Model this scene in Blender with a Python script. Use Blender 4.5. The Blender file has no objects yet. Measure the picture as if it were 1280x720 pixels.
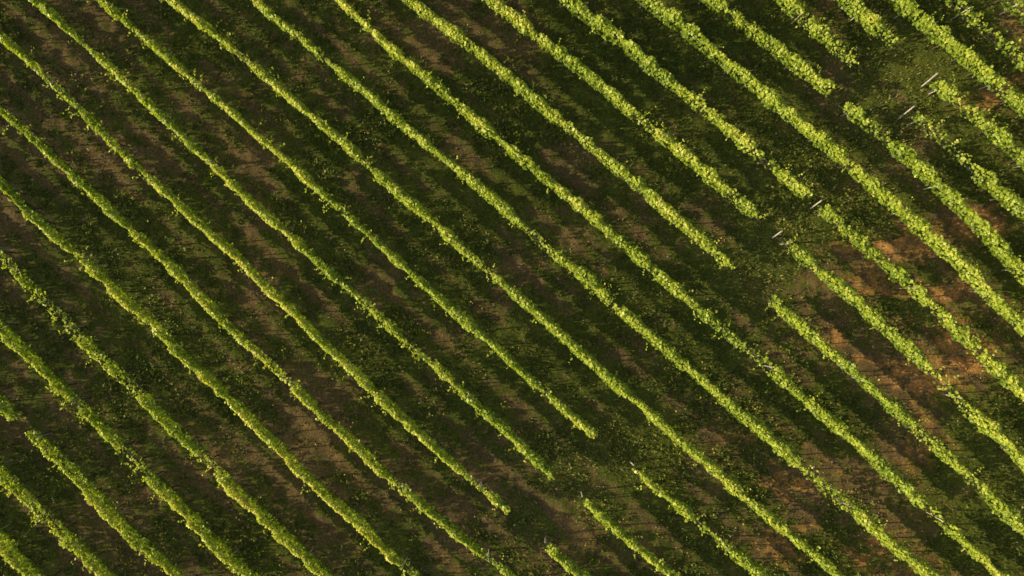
import bpy, math
import numpy as np
rng=np.random.default_rng(7)
H=34.0; KF=50.0/(1280*34.0)

# ---------------------------------------------------------------- noise
class VN:
    def __init__(s,seed): s.t=np.random.default_rng(seed).random((256,256))
    def __call__(s,x,y=0.0):
        x=np.asarray(x,float); y=np.asarray(y,float)+np.zeros_like(x)
        xi=np.floor(x).astype(int); yi=np.floor(y).astype(int)
        fx=x-xi; fy=y-yi; fx=fx*fx*(3-2*fx); fy=fy*fy*(3-2*fy)
        g=lambda a,b:s.t[a%256,b%256]
        return (g(xi,yi)*(1-fx)+g(xi+1,yi)*fx)*(1-fy)+(g(xi,yi+1)*(1-fx)+g(xi+1,yi+1)*fx)*fy
    def fbm(s,x,y=0.0,o=4):
        r=0;a=.5;t=0
        for i in range(o):
            r=r+a*s(np.asarray(x)*2**i+17*i,np.asarray(y)*2**i+31*i); t+=a; a*=.5
        return r/t
n1,n2,n3,n4,n5=[VN(i) for i in (1,2,3,4,5)]
def sstep(a,b,x):
    t=np.clip((x-a)/(b-a),0,1); return t*t*(3-2*t)

def terr(x,y):
    x=np.asarray(x,float); y=np.asarray(y,float)
    xx=np.clip(x-4,0,30)
    z=0.0026*xx**2
    z=z+0.5*(n1(x/17+3.3,y/17+8.1)-.5)
    return z

# ---------------------------------------------------------------- rows (surveyed points, gaps)
R=[
 ([(1270,0),(1280,12)],None),
 ([(1200,0),(1280,75)],None),
 ([(1140,0),(1180,33),(1230,80),(1280,130)],None),
 ([(1060,0),(1125,50),(1175,105),(1280,200)],(1128,1172)),
 ([(980,0),(1070,70),(1150,145),(1200,192),(1280,265)],(1075,1145)),
 ([(890,0),(940,35),(1040,110),(1130,195),(1200,260),(1280,337)],(1042,1060)),
 ([(812,0),(900,72),(960,115),(1030,180),(1130,265),(1200,330),(1280,410)],None),
 ([(712,0),(800,75),(870,122),(940,180),(1010,243),(1050,280),(1120,340),(1200,412),(1280,492)],(1012,1028)),
 ([(615,0),(700,65),(770,120),(840,180),(950,273),(985,300),(1050,360),(1130,430),(1200,497),(1280,577)],(952,980)),
 ([(512,0),(560,35),(640,100),(700,145),(760,200),(830,260),(910,328),(975,382),(1030,430),(1100,490),(1180,563),(1280,660)],(914,966)),
 ([(420,0),(520,83),(600,150),(690,230),(760,290),(830,350),(920,422),(1000,490),(1080,560),(1160,635),(1250,718)],None),
 ([(320,0),(430,90),(500,150),(560,202),(640,265),(700,320),(790,398),(880,475),(960,545),(1050,620),(1160,718)],None),
 ([(215,0),(330,95),(400,150),(470,213),(540,277),(600,330),(745,455),(870,570),(1050,718)],None),
 ([(125,0),(230,90),(350,195),(430,265),(500,330),(600,415),(740,540),(800,590),(860,645),(950,718)],(745,796)),
 ([(40,0),(120,72),(180,125),(240,180),(300,240),(380,310),(440,365),(510,430),(600,510),(690,590),(735,630),(840,718)],(694,731)),
 ([(0,48),(80,113),(150,185),(210,245),(270,305),(350,380),(440,460),(500,518),(570,580),(630,635),(690,688),(725,718)],(635,685)),
 ([(0,138),(60,190),(120,245),(190,312),(300,423),(360,480),(430,548),(500,605),(570,665),(627,718)],None),
 ([(0,230),(60,290),(120,343),(180,398),(240,455),(300,515),(360,572),(430,640),(515,718)],None),
 ([(0,318),(60,380),(130,450),(200,520),(260,580),(330,648),(408,718)],None),
 ([(0,410),(50,460),(100,515),(160,570),(220,630),(310,718)],None),
 ([(0,503),(50,555),(120,622),(215,718)],(20,36)),
 ([(0,590),(60,650),(130,718)],None),
 ([(0,678),(38,718)],None),
]
ANG=math.radians(-42.0)
D=np.array([math.cos(ANG),math.sin(ANG)]); P=np.array([-D[1],D[0]])
def unproj(px,py,h=1.25):
    x=(px-640)*KF*H; y=(360-py)*KF*H
    for _ in range(5):
        d=H-(terr(x,y)+h); x=(px-640)*KF*d; y=(360-py)*KF*d
    return float(x),float(y)
rows=[]
for i,(pts,gap) in enumerate(R):
    w=np.array([unproj(*p) for p in pts]); v=w@D; u=w@P
    L=v.max()-v.min()
    deg=3 if L>32 else (2 if L>16 else 1)
    if L>12: c=np.polyfit(v,u,deg)
    else: c=None
    g=None
    if gap:
        xs=[p[0] for p in pts]; ys=[p[1] for p in pts]
        g=[float(np.array(unproj(gx,np.interp(gx,xs,ys)))@D) for gx in gap]
    rows.append(dict(c=c,v=v,u=u,gap=g,deg=deg))
VS=np.linspace(-42,42,169)
def evalrow(r,V):
    c=r['c']; v0,v1=r['v'].min(),r['v'].max()
    Vc=np.clip(V,v0,v1); u=np.polyval(c,Vc)
    s0=np.polyval(np.polyder(c),v0); s1=np.polyval(np.polyder(c),v1)
    u=u+np.minimum(V-v0,0)*s0*.5+np.maximum(V-v1,0)*s1*.5
    return u
good=[i for i,r in enumerate(rows) if r['c'] is not None]
for i in good: rows[i]['U']=evalrow(rows[i],VS)
for i in range(good[0]-1,-1,-1):
    b=rows[i+1]['U']; off=np.mean(rows[i]['u']-np.interp(rows[i]['v'],VS,b)); rows[i]['U']=b+off
for i in range(good[-1]+1,len(rows)):
    b=rows[i-1]['U']; off=np.mean(rows[i]['u']-np.interp(rows[i]['v'],VS,b)); rows[i]['U']=b+off
for k in range(3): rows.insert(0,dict(gap=None,U=rows[0]['U']+2.15))
for k in range(3): rows.append(dict(gap=None,U=rows[-1]['U']-2.5))
UM=np.array([r['U'] for r in rows])
for k in range(1,len(UM)): UM[k]=np.minimum(UM[k],UM[k-1]-1.6)
for k,r in enumerate(rows): r['U']=UM[k]

def phase(x,y):
    """0..1 between neighbouring rows, (0 = on the row)"""
    v=x*D[0]+y*D[1]; u=x*P[0]+y*P[1]
    out=np.full(x.shape,-1.0)
    prev=np.interp(v,VS,UM[0])
    hi=u>prev; out[hi]=((u-prev)[hi]/2.2)%1.0
    out[hi]=1-out[hi]
    for k in range(1,len(UM)):
        cur=np.interp(v,VS,UM[k])
        m=(u<=prev)&(u>cur); out[m]=((prev-u)/(prev-cur))[m]
        prev=cur
    lo=u<=prev; out[lo]=((prev-u)[lo]/2.5)%1.0
    return out

gp=[]
for r in rows:
    if r['gap']:
        vm=sum(r['gap'])/2; um=float(np.interp(vm,VS,r['U'])); gp.append(D*vm+P*um)
gp=np.array(gp)

# ---------------------------------------------------------------- materials
def newmat(name):
    m=bpy.data.materials.new(name); m.use_nodes=True
    nt=m.node_tree; nt.nodes.clear(); return m,nt,nt.nodes,nt.links
def ramp(N,cols):
    r=N.new('ShaderNodeValToRGB'); e=r.color_ramp.elements
    while len(e)<len(cols): e.new(.5)
    for q,(p,c) in zip(e,cols): q.position=p; q.color=(*c,1)
    return r
def leafmat(name,cols,trans=.35,rough=.5,tm=(1.5,1.35,.5)):
    m,nt,N,L=newmat(name)
    at=N.new('ShaderNodeAttribute'); at.attribute_name='lv'
    r=ramp(N,cols); L.new(at.outputs['Fac'],r.inputs[0])
    b=N.new('ShaderNodeBsdfPrincipled'); b.inputs['Roughness'].default_value=rough
    b.inputs['Specular IOR Level'].default_value=.4
    L.new(r.outputs[0],b.inputs['Base Color'])
    t=N.new('ShaderNodeBsdfTranslucent')
    mx=N.new('ShaderNodeMix'); mx.data_type='RGBA'; mx.blend_type='MULTIPLY'; mx.inputs[0].default_value=1
    L.new(r.outputs[0],mx.inputs[6]); mx.inputs[7].default_value=(*tm,1)
    L.new(mx.outputs[2],t.inputs['Color'])
    s=N.new('ShaderNodeMixShader'); s.inputs[0].default_value=trans
    L.new(b.outputs[0],s.inputs[1]); L.new(t.outputs[0],s.inputs[2])
    o=N.new('ShaderNodeOutputMaterial'); L.new(s.outputs[0],o.inputs[0]); return m
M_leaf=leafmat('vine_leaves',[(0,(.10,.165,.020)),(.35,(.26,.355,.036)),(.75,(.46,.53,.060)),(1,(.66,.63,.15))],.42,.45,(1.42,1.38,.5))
M_grass=leafmat('grass_blades',[(0,(.050,.070,.011)),(.5,(.095,.125,.016)),(.8,(.17,.17,.03)),(1,(.34,.28,.09))],.25,.7)
M_weed=leafmat('weed_leaves',[(0,(.06,.11,.014)),(.6,(.17,.22,.025)),(1,(.38,.34,.05))],.3,.6)
def simple(name,c1,c2,scale,rough=.85):
    m,nt,N,L=newmat(name)
    tc=N.new('ShaderNodeTexCoord'); no=N.new('ShaderNodeTexNoise'); no.inputs['Scale'].default_value=scale
    no.inputs['Detail'].default_value=4
    L.new(tc.outputs['Object'],no.inputs['Vector'])
    r=ramp(N,[(.35,c1),(.65,c2)]); L.new(no.outputs[0],r.inputs[0])
    b=N.new('ShaderNodeBsdfPrincipled'); b.inputs['Roughness'].default_value=rough
    L.new(r.outputs[0],b.inputs['Base Color'])
    o=N.new('ShaderNodeOutputMaterial'); L.new(b.outputs[0],o.inputs[0]); return m
M_bark=simple('vine_bark',(.05,.032,.02),(.12,.085,.055),20)
M_post=simple('weathered_post',(.26,.24,.20),(.52,.48,.43),12)
M_wire=simple('galvanised_wire',(.2,.2,.2),(.3,.3,.3),5,.6)

# ground
m,nt,N,L=newmat('vineyard_soil')
tc=N.new('ShaderNodeTexCoord')
def attr(n):
    a=N.new('ShaderNodeAttribute'); a.attribute_name=n; return a.outputs['Fac']
def noise(scale,detail=8,rough=.6,vec=None):
    n=N.new('ShaderNodeTexNoise'); n.inputs['Scale'].default_value=scale; n.inputs['Detail'].default_value=detail
    n.inputs['Roughness'].default_value=rough; L.new(vec or tc.outputs['Object'],n.inputs['Vector']); return n.outputs[0]
def mix(f,a,b):
    x=N.new('ShaderNodeMix'); x.data_type='RGBA'
    L.new(f,x.inputs[0]) if hasattr(f,'links') else setattr(x.inputs[0],'default_value',f)
    L.new(a,x.inputs[6]); L.new(b,x.inputs[7]); return x.outputs[2]
def math_(op,a,b):
    x=N.new('ShaderNodeMath'); x.operation=op; x.use_clamp=False
    for i,q in enumerate((a,b)):
        if hasattr(q,'links'): L.new(q,x.inputs[i])
        else: x.inputs[i].default_value=q
    return x.outputs[0]
def rampo(f,cols):
    r=ramp(N,cols); L.new(f,r.inputs[0]); return r.outputs[0]
fine=noise(9,4,.7); mid=noise(1.7,4,.65); vf=noise(38,2,.7)
brown=rampo(fine,[(.3,(.090,.062,.024)),(.5,(.145,.100,.040)),(.7,(.23,.160,.072))])
red=rampo(fine,[(.3,(.22,.105,.030)),(.5,(.44,.215,.065)),(.72,(.64,.37,.14))])
green=rampo(fine,[(.3,(.050,.062,.010)),(.5,(.088,.106,.016)),(.72,(.150,.158,.032))])
so=mix(rampo(math_('ADD',attr('red'),math_('MULTIPLY',math_('SUBTRACT',mid,.5),2.2)),[(.42,(0,0,0)),(.78,(1,1,1))]),brown,red)
g=rampo(math_('ADD',attr('grass'),math_('ADD',math_('MULTIPLY',math_('SUBTRACT',mid,.5),1.9),math_('MULTIPLY',math_('SUBTRACT',vf,.5),.9))),[(.28,(0,0,0)),(.66,(1,1,1))])
col=mix(g,so,green)
b=N.new('ShaderNodeBsdfPrincipled'); b.inputs['Roughness'].default_value=.95; b.inputs['Specular IOR Level'].default_value=.1
L.new(col,b.inputs['Base Color'])
bm=N.new('ShaderNodeBump'); bm.inputs['Strength'].default_value=.9; bm.inputs['Distance'].default_value=.06
L.new(fine,bm.inputs['Height']); L.new(bm.outputs[0],b.inputs['Normal'])
o=N.new('ShaderNodeOutputMaterial'); L.new(b.outputs[0],o.inputs[0]); M_ground=m

# ---------------------------------------------------------------- helpers
def mesh_quads(name,verts,nv,mat,lv=None,parent=None):
    n=len(verts)//nv
    me=bpy.data.meshes.new(name)
    me.vertices.add(len(verts)); me.vertices.foreach_set('co',verts.astype(np.float32).ravel())
    me.loops.add(len(verts)); me.loops.foreach_set('vertex_index',np.arange(len(verts),dtype=np.int32))
    me.polygons.add(n); me.polygons.foreach_set('loop_start',np.arange(0,len(verts),nv,dtype=np.int32))
    me.update(calc_edges=True)
    if lv is not None:
        a=me.attributes.new('lv','FLOAT','POINT'); a.data.foreach_set('value',np.repeat(lv,nv).astype(np.float32))
    me.materials.append(mat)
    ob=bpy.data.objects.new(name,me); bpy.context.collection.objects.link(ob)
    if parent: ob.parent=parent
    return ob
def tubes(A,B,ra,rb,ns=6):
    out=[]
    A=np.asarray(A,float);B=np.asarray(B,float)
    d=B-A; d/=np.linalg.norm(d,axis=1,keepdims=True)
    t=np.where(np.abs(d[:,2:3])<.9,np.array([[0,0,1.]]),np.array([[1.,0,0]]))
    e=np.cross(d,t); e/=np.linalg.norm(e,axis=1,keepdims=True); f=np.cross(d,e)
    ra=np.broadcast_to(ra,len(A))[:,None]; rb=np.broadcast_to(rb,len(A))[:,None]
    for k in range(ns):
        a0=2*math.pi*k/ns;a1=2*math.pi*(k+1)/ns
        c0=e*math.cos(a0)+f*math.sin(a0); c1=e*math.cos(a1)+f*math.sin(a1)
        out.append(np.stack([A+c0*ra,A+c1*ra,B+c1*rb,B+c0*rb],1))
        out.append(np.stack([B,B+c0*rb,B+(c0+c1)*.5*rb*1.02,B+c1*rb],1))
    return np.concatenate(out).reshape(-1,3)
def leaves(C,size,nb,r):
    n=len(C)
    nrm=r.normal(size=(n,3))*.8+nb; nrm/=np.linalg.norm(nrm,axis=1,keepdims=True)
    t=r.normal(size=(n,3)); t-=nrm*(t*nrm).sum(1,keepdims=True); t/=np.linalg.norm(t,axis=1,keepdims=True)
    s=np.cross(nrm,t); sz=size[:,None]
    return np.stack([C-t*sz*.5, C+s*sz*.52-t*sz*.05+nrm*sz*.12, C+t*sz*.62, C-s*sz*.52-t*sz*.05+nrm*sz*.12],1).reshape(-1,3)

# ---------------------------------------------------------------- vine rows
SUNV=np.array([-.75,-.15,.55])
def build_row(k,r,va,vb,open_a,open_b):
    rr=np.random.default_rng(1000+k*7+int(abs(va)*3)%97)
    Lr=vb-va
    def center(v):
        w=.15*(n2(v/1.9+k*13.7,k*5.1)-.5)+.12*(n2(v/7+k*3.1,k)-.5)
        u=np.interp(v,VS,r['U'])+w
        return D[0]*v+P[0]*u, D[1]*v+P[1]*u
    nl=int(Lr*340)
    v=va+rr.random(nl)*Lr
    x,y=center(v)
    keep=rr.random(nl)<np.where((np.abs(x)<28)&(np.abs(y)<17),1,.45)
    v=v[keep];x=x[keep];y=y[keep]; nl=len(v)
    out=~((np.abs(x)<28)&(np.abs(y)<17))
    R_=sstep(-14,16,x+.4*y)
    lush=.68+.40*R_
    vine=np.abs(((v+k*.37)/1.0)%1-.5)*2
    bump=n3(v/.38+k*11,k*3.3); big=n4(v/2.7+k*7,k*1.9); lump=n5(v/.85+k*5.3,k*2.2)
    wid=(.045+.20*bump+.16*lump)*lush*(1-.15*vine)
    rs=sstep(5,15,x)
    hgt=1.29+.36*big+.36*bump-.12*vine-.12*rs
    low=.58+.3*lump-.05*R_+.04*rs
    thin=sstep(.24+.04*rs,.52+.04*rs,big*.5+lump*.5)
    te=np.ones(nl)
    if open_a: te*=sstep(-.1,.6,v-va)
    if open_b: te*=sstep(-.1,.6,vb-v)
    th=rr.random(nl)*2*math.pi; rad=np.sqrt(rr.random(nl))**.6
    cu=np.cos(th)*rad; cz=np.sin(th)*rad
    cu=np.sign(cu)*np.abs(cu)**.9
    cz=np.sign(cz)*np.abs(cz)**.7
    mz=(hgt+low)/2; hz=(hgt-low)/2
    du=cu*wid*(.75+.25*te)*(1.05-.3*cz); z=mz+cz*hz
    sel=rr.random(nl)<(.12+.88*thin)*np.clip(te+.15,0,1)
    vj=rr.normal(size=nl)*.05
    C=np.stack([x+P[0]*du+D[0]*vj,y+P[1]*du+D[1]*vj,z],1)[sel]
    out_s=out[sel]
    nb=np.stack([P[0]*cu*.9,P[1]*cu*.9,np.maximum(cz,-.2)*.7],1)[sel]+SUNV
    size=(.07+.10*rr.random(sel.sum()))*np.where(out_s,1.5,1)
    vig=n1(v/1.3+k*9,k*2.7)[sel]; tone=n2(x[sel]/6,y[sel]/6+50)
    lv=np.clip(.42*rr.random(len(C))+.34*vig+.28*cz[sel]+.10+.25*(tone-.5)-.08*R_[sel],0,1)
    # wandering shoots
    ns=int(Lr*4.2); sv=va+rr.random(ns)*Lr; sx,sy=center(sv)
    side=rr.choice([-1,1],ns)
    ln=.12+.6*rr.random(ns)**2.2
    dirx=np.stack([P[0]*side*rr.random(ns)+D[0]*rr.normal(size=ns)*.6,P[1]*side*rr.random(ns)+D[1]*rr.normal(size=ns)*.6,.15+rr.random(ns)*1.0],1)
    dirx/=np.linalg.norm(dirx,axis=1,keepdims=True)
    st=np.stack([sx+P[0]*side*.10,sy+P[1]*side*.10,1.1+.35*rr.random(ns)-.12*sstep(5,15,sx)],1)
    m=8; tt=np.linspace(.1,1,m)
    SC=(st[:,None,:]+dirx[:,None,:]*(ln[:,None]*tt)[...,None]); SC[...,2]-= (tt**2)[None,:]*ln[:,None]*.35
    SC=SC.reshape(-1,3)+rr.normal(size=(ns*m,3))*.035
    ssz=(.06+.06*rr.random(len(SC)))
    C=np.concatenate([C,SC]); size=np.concatenate([size,ssz]); nb=np.concatenate([nb,np.tile(SUNV,(len(SC),1))])
    lv=np.concatenate([lv,np.clip(.42+.5*rr.random(len(SC)),0,1)])
    C[:,2]+=terr(C[:,0],C[:,1])
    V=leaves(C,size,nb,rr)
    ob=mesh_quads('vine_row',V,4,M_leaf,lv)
    tv=np.arange(va+.3,vb-.1,1.0); tx,ty=center(tv); tz=terr(tx,ty)
    j=rr.normal(size=(len(tv),2))*.05
    A=np.stack([tx,ty,tz-.05],1); B=np.stack([tx+j[:,0],ty+j[:,1],tz+.75],1)
    arm=np.array([D[0],D[1],0])*.42
    T=np.concatenate([tubes(A,B,.035,.022),tubes(B,B+arm,.02,.012,5),tubes(B,B-arm,.02,.012,5)])
    mesh_quads('trunks',T,4,M_bark,None,ob)
    pv=np.arange(va+.4,vb,5.2)
    px_,py_=center(pv); pz=terr(px_,py_)
    A=np.stack([px_,py_,pz-.3],1); tl=rr.normal(size=(len(pv),2))*.03
    B=np.stack([px_+tl[:,0],py_+tl[:,1],pz+1.4],1)
    mesh_quads('trellis_posts',tubes(A,B,.03,.025,8),4,M_post,None,ob)
    W=[]
    for hh in (.75,1.1):
        wv=np.append(np.arange(va,vb,1.3),vb); wx,wy=center(wv); wz=terr(wx,wy)+hh
        Q=np.stack([wx,wy,wz],1); W.append(tubes(Q[:-1],Q[1:],.0025,.0025,3))
    mesh_quads('wires',np.concatenate(W),4,M_wire,None,ob)
    return center
ends=[]
for k,r in enumerate(rows):
    v=VS; X=D[0]*v+P[0]*r['U']; Y=D[1]*v+P[1]*r['U']
    ok=(np.abs(X)<36)&(np.abs(Y)<24)
    if ok.sum()<4: continue
    va,vb=v[ok].min(),v[ok].max()
    if r['gap']:
        a,b_=r['gap']
        for (s,e,oa,ob_) in ((va,a,False,True),(b_,vb,True,False)):
            if e-s>1: build_row(k,r,s,e,oa,ob_)
        ends.append((k,b_,1,r))
    else: build_row(k,r,va,vb,False,False)

for (k,vv,sg,r) in ends:
    if k-3 in (9,20,5): continue
    u=float(np.interp(vv,VS,r['U'])); p=D*(vv-.05)+P*u; z=float(terr(p[0],p[1]))
    q=p-D*.25+P*.1
    V=tubes([[p[0],p[1],z-.2]],[[q[0],q[1],z+1.45]],.04,.035,10)
    mesh_quads('trellis_end_post',V,4,M_post)

# ---------------------------------------------------------------- ground sheet
def axis(a,step):
    c=np.arange(-a,a+1e-6,step); o=a+np.cumsum(1.0*1.35**np.arange(1,22)); return np.concatenate([-o[::-1],c,o])
gx=axis(34,.14); gy=axis(22,.14)
GX,GY=np.meshgrid(gx,gy); X=GX.ravel(); Y=GY.ravel()
def masks(x,y):
    ph=phase(x,y); dr=np.minimum(ph,1-ph)
    al=x*D[0]+y*D[1]; ac=x*P[0]+y*P[1]
    streak=n2.fbm(al/5.0,ac/1.1,3); blob=n3.fbm(x/3.1,y/3.1,4)
    right=sstep(2,20,x+.25*y)
    track=np.exp(-((ph-.60)/.10)**2)+.6*np.exp(-((ph-.28)/.06)**2)
    under=sstep(.12,.04,dr)
    grass=.70-(.46-.20*right)*track*(.4+streak)-.15*under+1.3*(blob-.5)+.5*(streak-.5)
    dark=np.exp(-(((x-7)*.8+(y-4)*.55)/7)**2-(((x-7)*-.55+(y-4)*.8)/9)**2)
    grass=grass+.22*dark+.02*right
    sun_spots=sum(np.exp(-((x-a)**2/(2.2*c)+(y-b)**2/(.45*c))) for a,b,c in ((12,-8.3,7),(17.5,2.3,6),(20.5,-1,5),(22,-5,7),(24,8.5,8),(16,-2.7,4),(15.5,-12,5),(23.5,3.5,4)))  # sunlit streaks painted into the ground as redder, barer soil
    patch=sstep(.42,.62,n5.fbm(x/2.2+3,y/.9+7,3))
    sun_sp=np.clip(sun_spots,0,1)*patch
    grass=grass-.42*sun_sp
    red=.04+.30*right+.9*(n4.fbm(x/4.2+5,y/2.6,3)-.5)+.08*(track)+.45*sun_sp
    dh=np.min([np.hypot(x-g_[0],y-g_[1]) for g_ in gp],axis=0)
    grass=grass+.22*np.exp(-(dh/1.3)**2)
    return ph,grass,red,track,dh
ph,gr,rd,trk,dh=masks(X,Y)
Z=terr(X,Y)+.10*(n5.fbm(X/.9,Y/.9,3)-.5)+.08*(n4(X/.31,Y/.31)-.5)-.035*trk
nx,ny=len(gx),len(gy)
me=bpy.data.meshes.new('ground')
ii=np.arange(nx*ny).reshape(ny,nx)
F=np.stack([ii[:-1,:-1],ii[:-1,1:],ii[1:,1:],ii[1:,:-1]],-1).reshape(-1,4)
me.vertices.add(nx*ny); me.vertices.foreach_set('co',np.stack([X,Y,Z],1).astype(np.float32).ravel())
me.loops.add(F.size); me.loops.foreach_set('vertex_index',F.astype(np.int32).ravel())
me.polygons.add(len(F)); me.polygons.foreach_set('loop_start',np.arange(0,F.size,4,dtype=np.int32))
me.update(calc_edges=True)
for n_,a_ in (('grass',gr),('red',rd)):
    at=me.attributes.new(n_,'FLOAT','POINT'); at.data.foreach_set('value',a_.astype(np.float32))
me.materials.append(M_ground); me.shade_smooth()
ob=bpy.data.objects.new('ground',me); bpy.context.collection.objects.link(ob)

# ---------------------------------------------------------------- grass tufts
def scatter(n,sx=31,sy=19):
    return (rng.random(n)*2-1)*sx,(rng.random(n)*2-1)*sy
x,y=scatter(430000)
ph,g_,rd_,tr_,dh=masks(x,y)
clump=n1.fbm(x/.55,y/.55,3)
pr=sstep(.30,.85,g_+1.5*(clump-.5)); s=rng.random(len(x))<pr*.8+.03
x=x[s];y=y[s];clump=clump[s];dh=dh[s]; n=len(x)
z=terr(x,y)+.0
size=.05+.09*rng.random(n)**2+.06*clump
ang=rng.random(n)*2*math.pi; lean=rng.random(n)*.9+.25
w=.25*size
C=np.stack([x,y,z-.01],1); S=np.stack([np.cos(ang),np.sin(ang),0*ang],1); T=np.stack([-np.sin(ang)*lean,np.cos(ang)*lean,np.ones(n)*.8],1)
V=np.stack([C-S*w[:,None],C+S*w[:,None],C+T*size[:,None]],1).reshape(-1,3)
lv=np.clip(.35*rng.random(n)+.55*n2.fbm(x/1.7,y/1.7,3)+.5*(rng.random(n)<.06)+.28*np.exp(-(dh/1.8)**2),0,1)  # paler blades round the row breaks: haze put into the grass colour
mesh_quads('grass',V,3,M_grass,lv)
# broad-leaf weeds
x,y=scatter(60000)
ph,g_,rd_,tr_,dh=masks(x,y)
wz=n5.fbm(x/1.9+9,y/1.9,3)
loc=sum(np.exp(-((x-a)**2+(y-b)**2)/c) for a,b,c in ((10.5,-9.5,9),(17,10,8),(14.5,5.5,10),(4.5,-10,8),(13,-4,6),(-20,-6,6)))
s=rng.random(len(x))<sstep(.52,.82,wz+.18*loc+.1*(g_-.5))*.7
x=x[s];y=y[s]; n=len(x)
rep=5; X2=np.repeat(x,rep)+rng.normal(size=n*rep)*.07; Y2=np.repeat(y,rep)+rng.normal(size=n*rep)*.07
C=np.stack([X2,Y2,terr(X2,Y2)+.03+.16*rng.random(n*rep)],1)
V=leaves(C,.05+.07*rng.random(n*rep),np.tile([0,0,1.2],(n*rep,1)),rng)
mesh_quads('weeds',V,4,M_weed,rng.random(n*rep))
x,y=scatter(5000); n=len(x); 
sz=.015+.03*rng.random(n)**2
A=np.stack([x,y,terr(x,y)-.01],1); B=A+np.stack([rng.normal(size=n)*.01,rng.normal(size=n)*.01,sz*1.0],1)
mesh_quads('stones',tubes(A,B,sz,sz*.6,5),4,simple('limestone',(.2,.17,.13),(.38,.34,.28),30))

# ---------------------------------------------------------------- light / world / camera
elev=math.radians(18.3)
la=math.radians(4)
ldir=np.array([math.cos(la),math.sin(la)])
sd=bpy.data.lights.new('sun','SUN'); sd.energy=5; sd.angle=math.radians(.6); sd.color=(1,.86,.55)
so_=bpy.data.objects.new('sun',sd); bpy.context.collection.objects.link(so_)
from mathutils import Vector
so_.rotation_euler=Vector((ldir[0]*math.cos(elev),ldir[1]*math.cos(elev),-math.sin(elev))).to_track_quat('-Z','Y').to_euler()
so_.location=(-30,-5,20)
w=bpy.data.worlds.new('World'); bpy.context.scene.world=w; w.use_nodes=True
N=w.node_tree.nodes; bg=N['Background']; sk=N.new('ShaderNodeTexSky'); sk.sky_type='NISHITA'; sk.sun_disc=False
sk.sun_elevation=elev; sk.sun_rotation=math.atan2(-ldir[0],-ldir[1]); sk.dust_density=4
w.node_tree.links.new(sk.outputs[0],bg.inputs[0]); bg.inputs[1].default_value=.14
cd=bpy.data.cameras.new('camera'); cd.sensor_width=36; cd.lens=36*34/50; cd.clip_end=3000
co=bpy.data.objects.new('camera',cd); co.location=(0,0,H); bpy.context.collection.objects.link(co)
sc=bpy.context.scene; sc.camera=co
sc.view_settings.view_transform='Standard'; sc.view_settings.look='None'; sc.view_settings.exposure=0
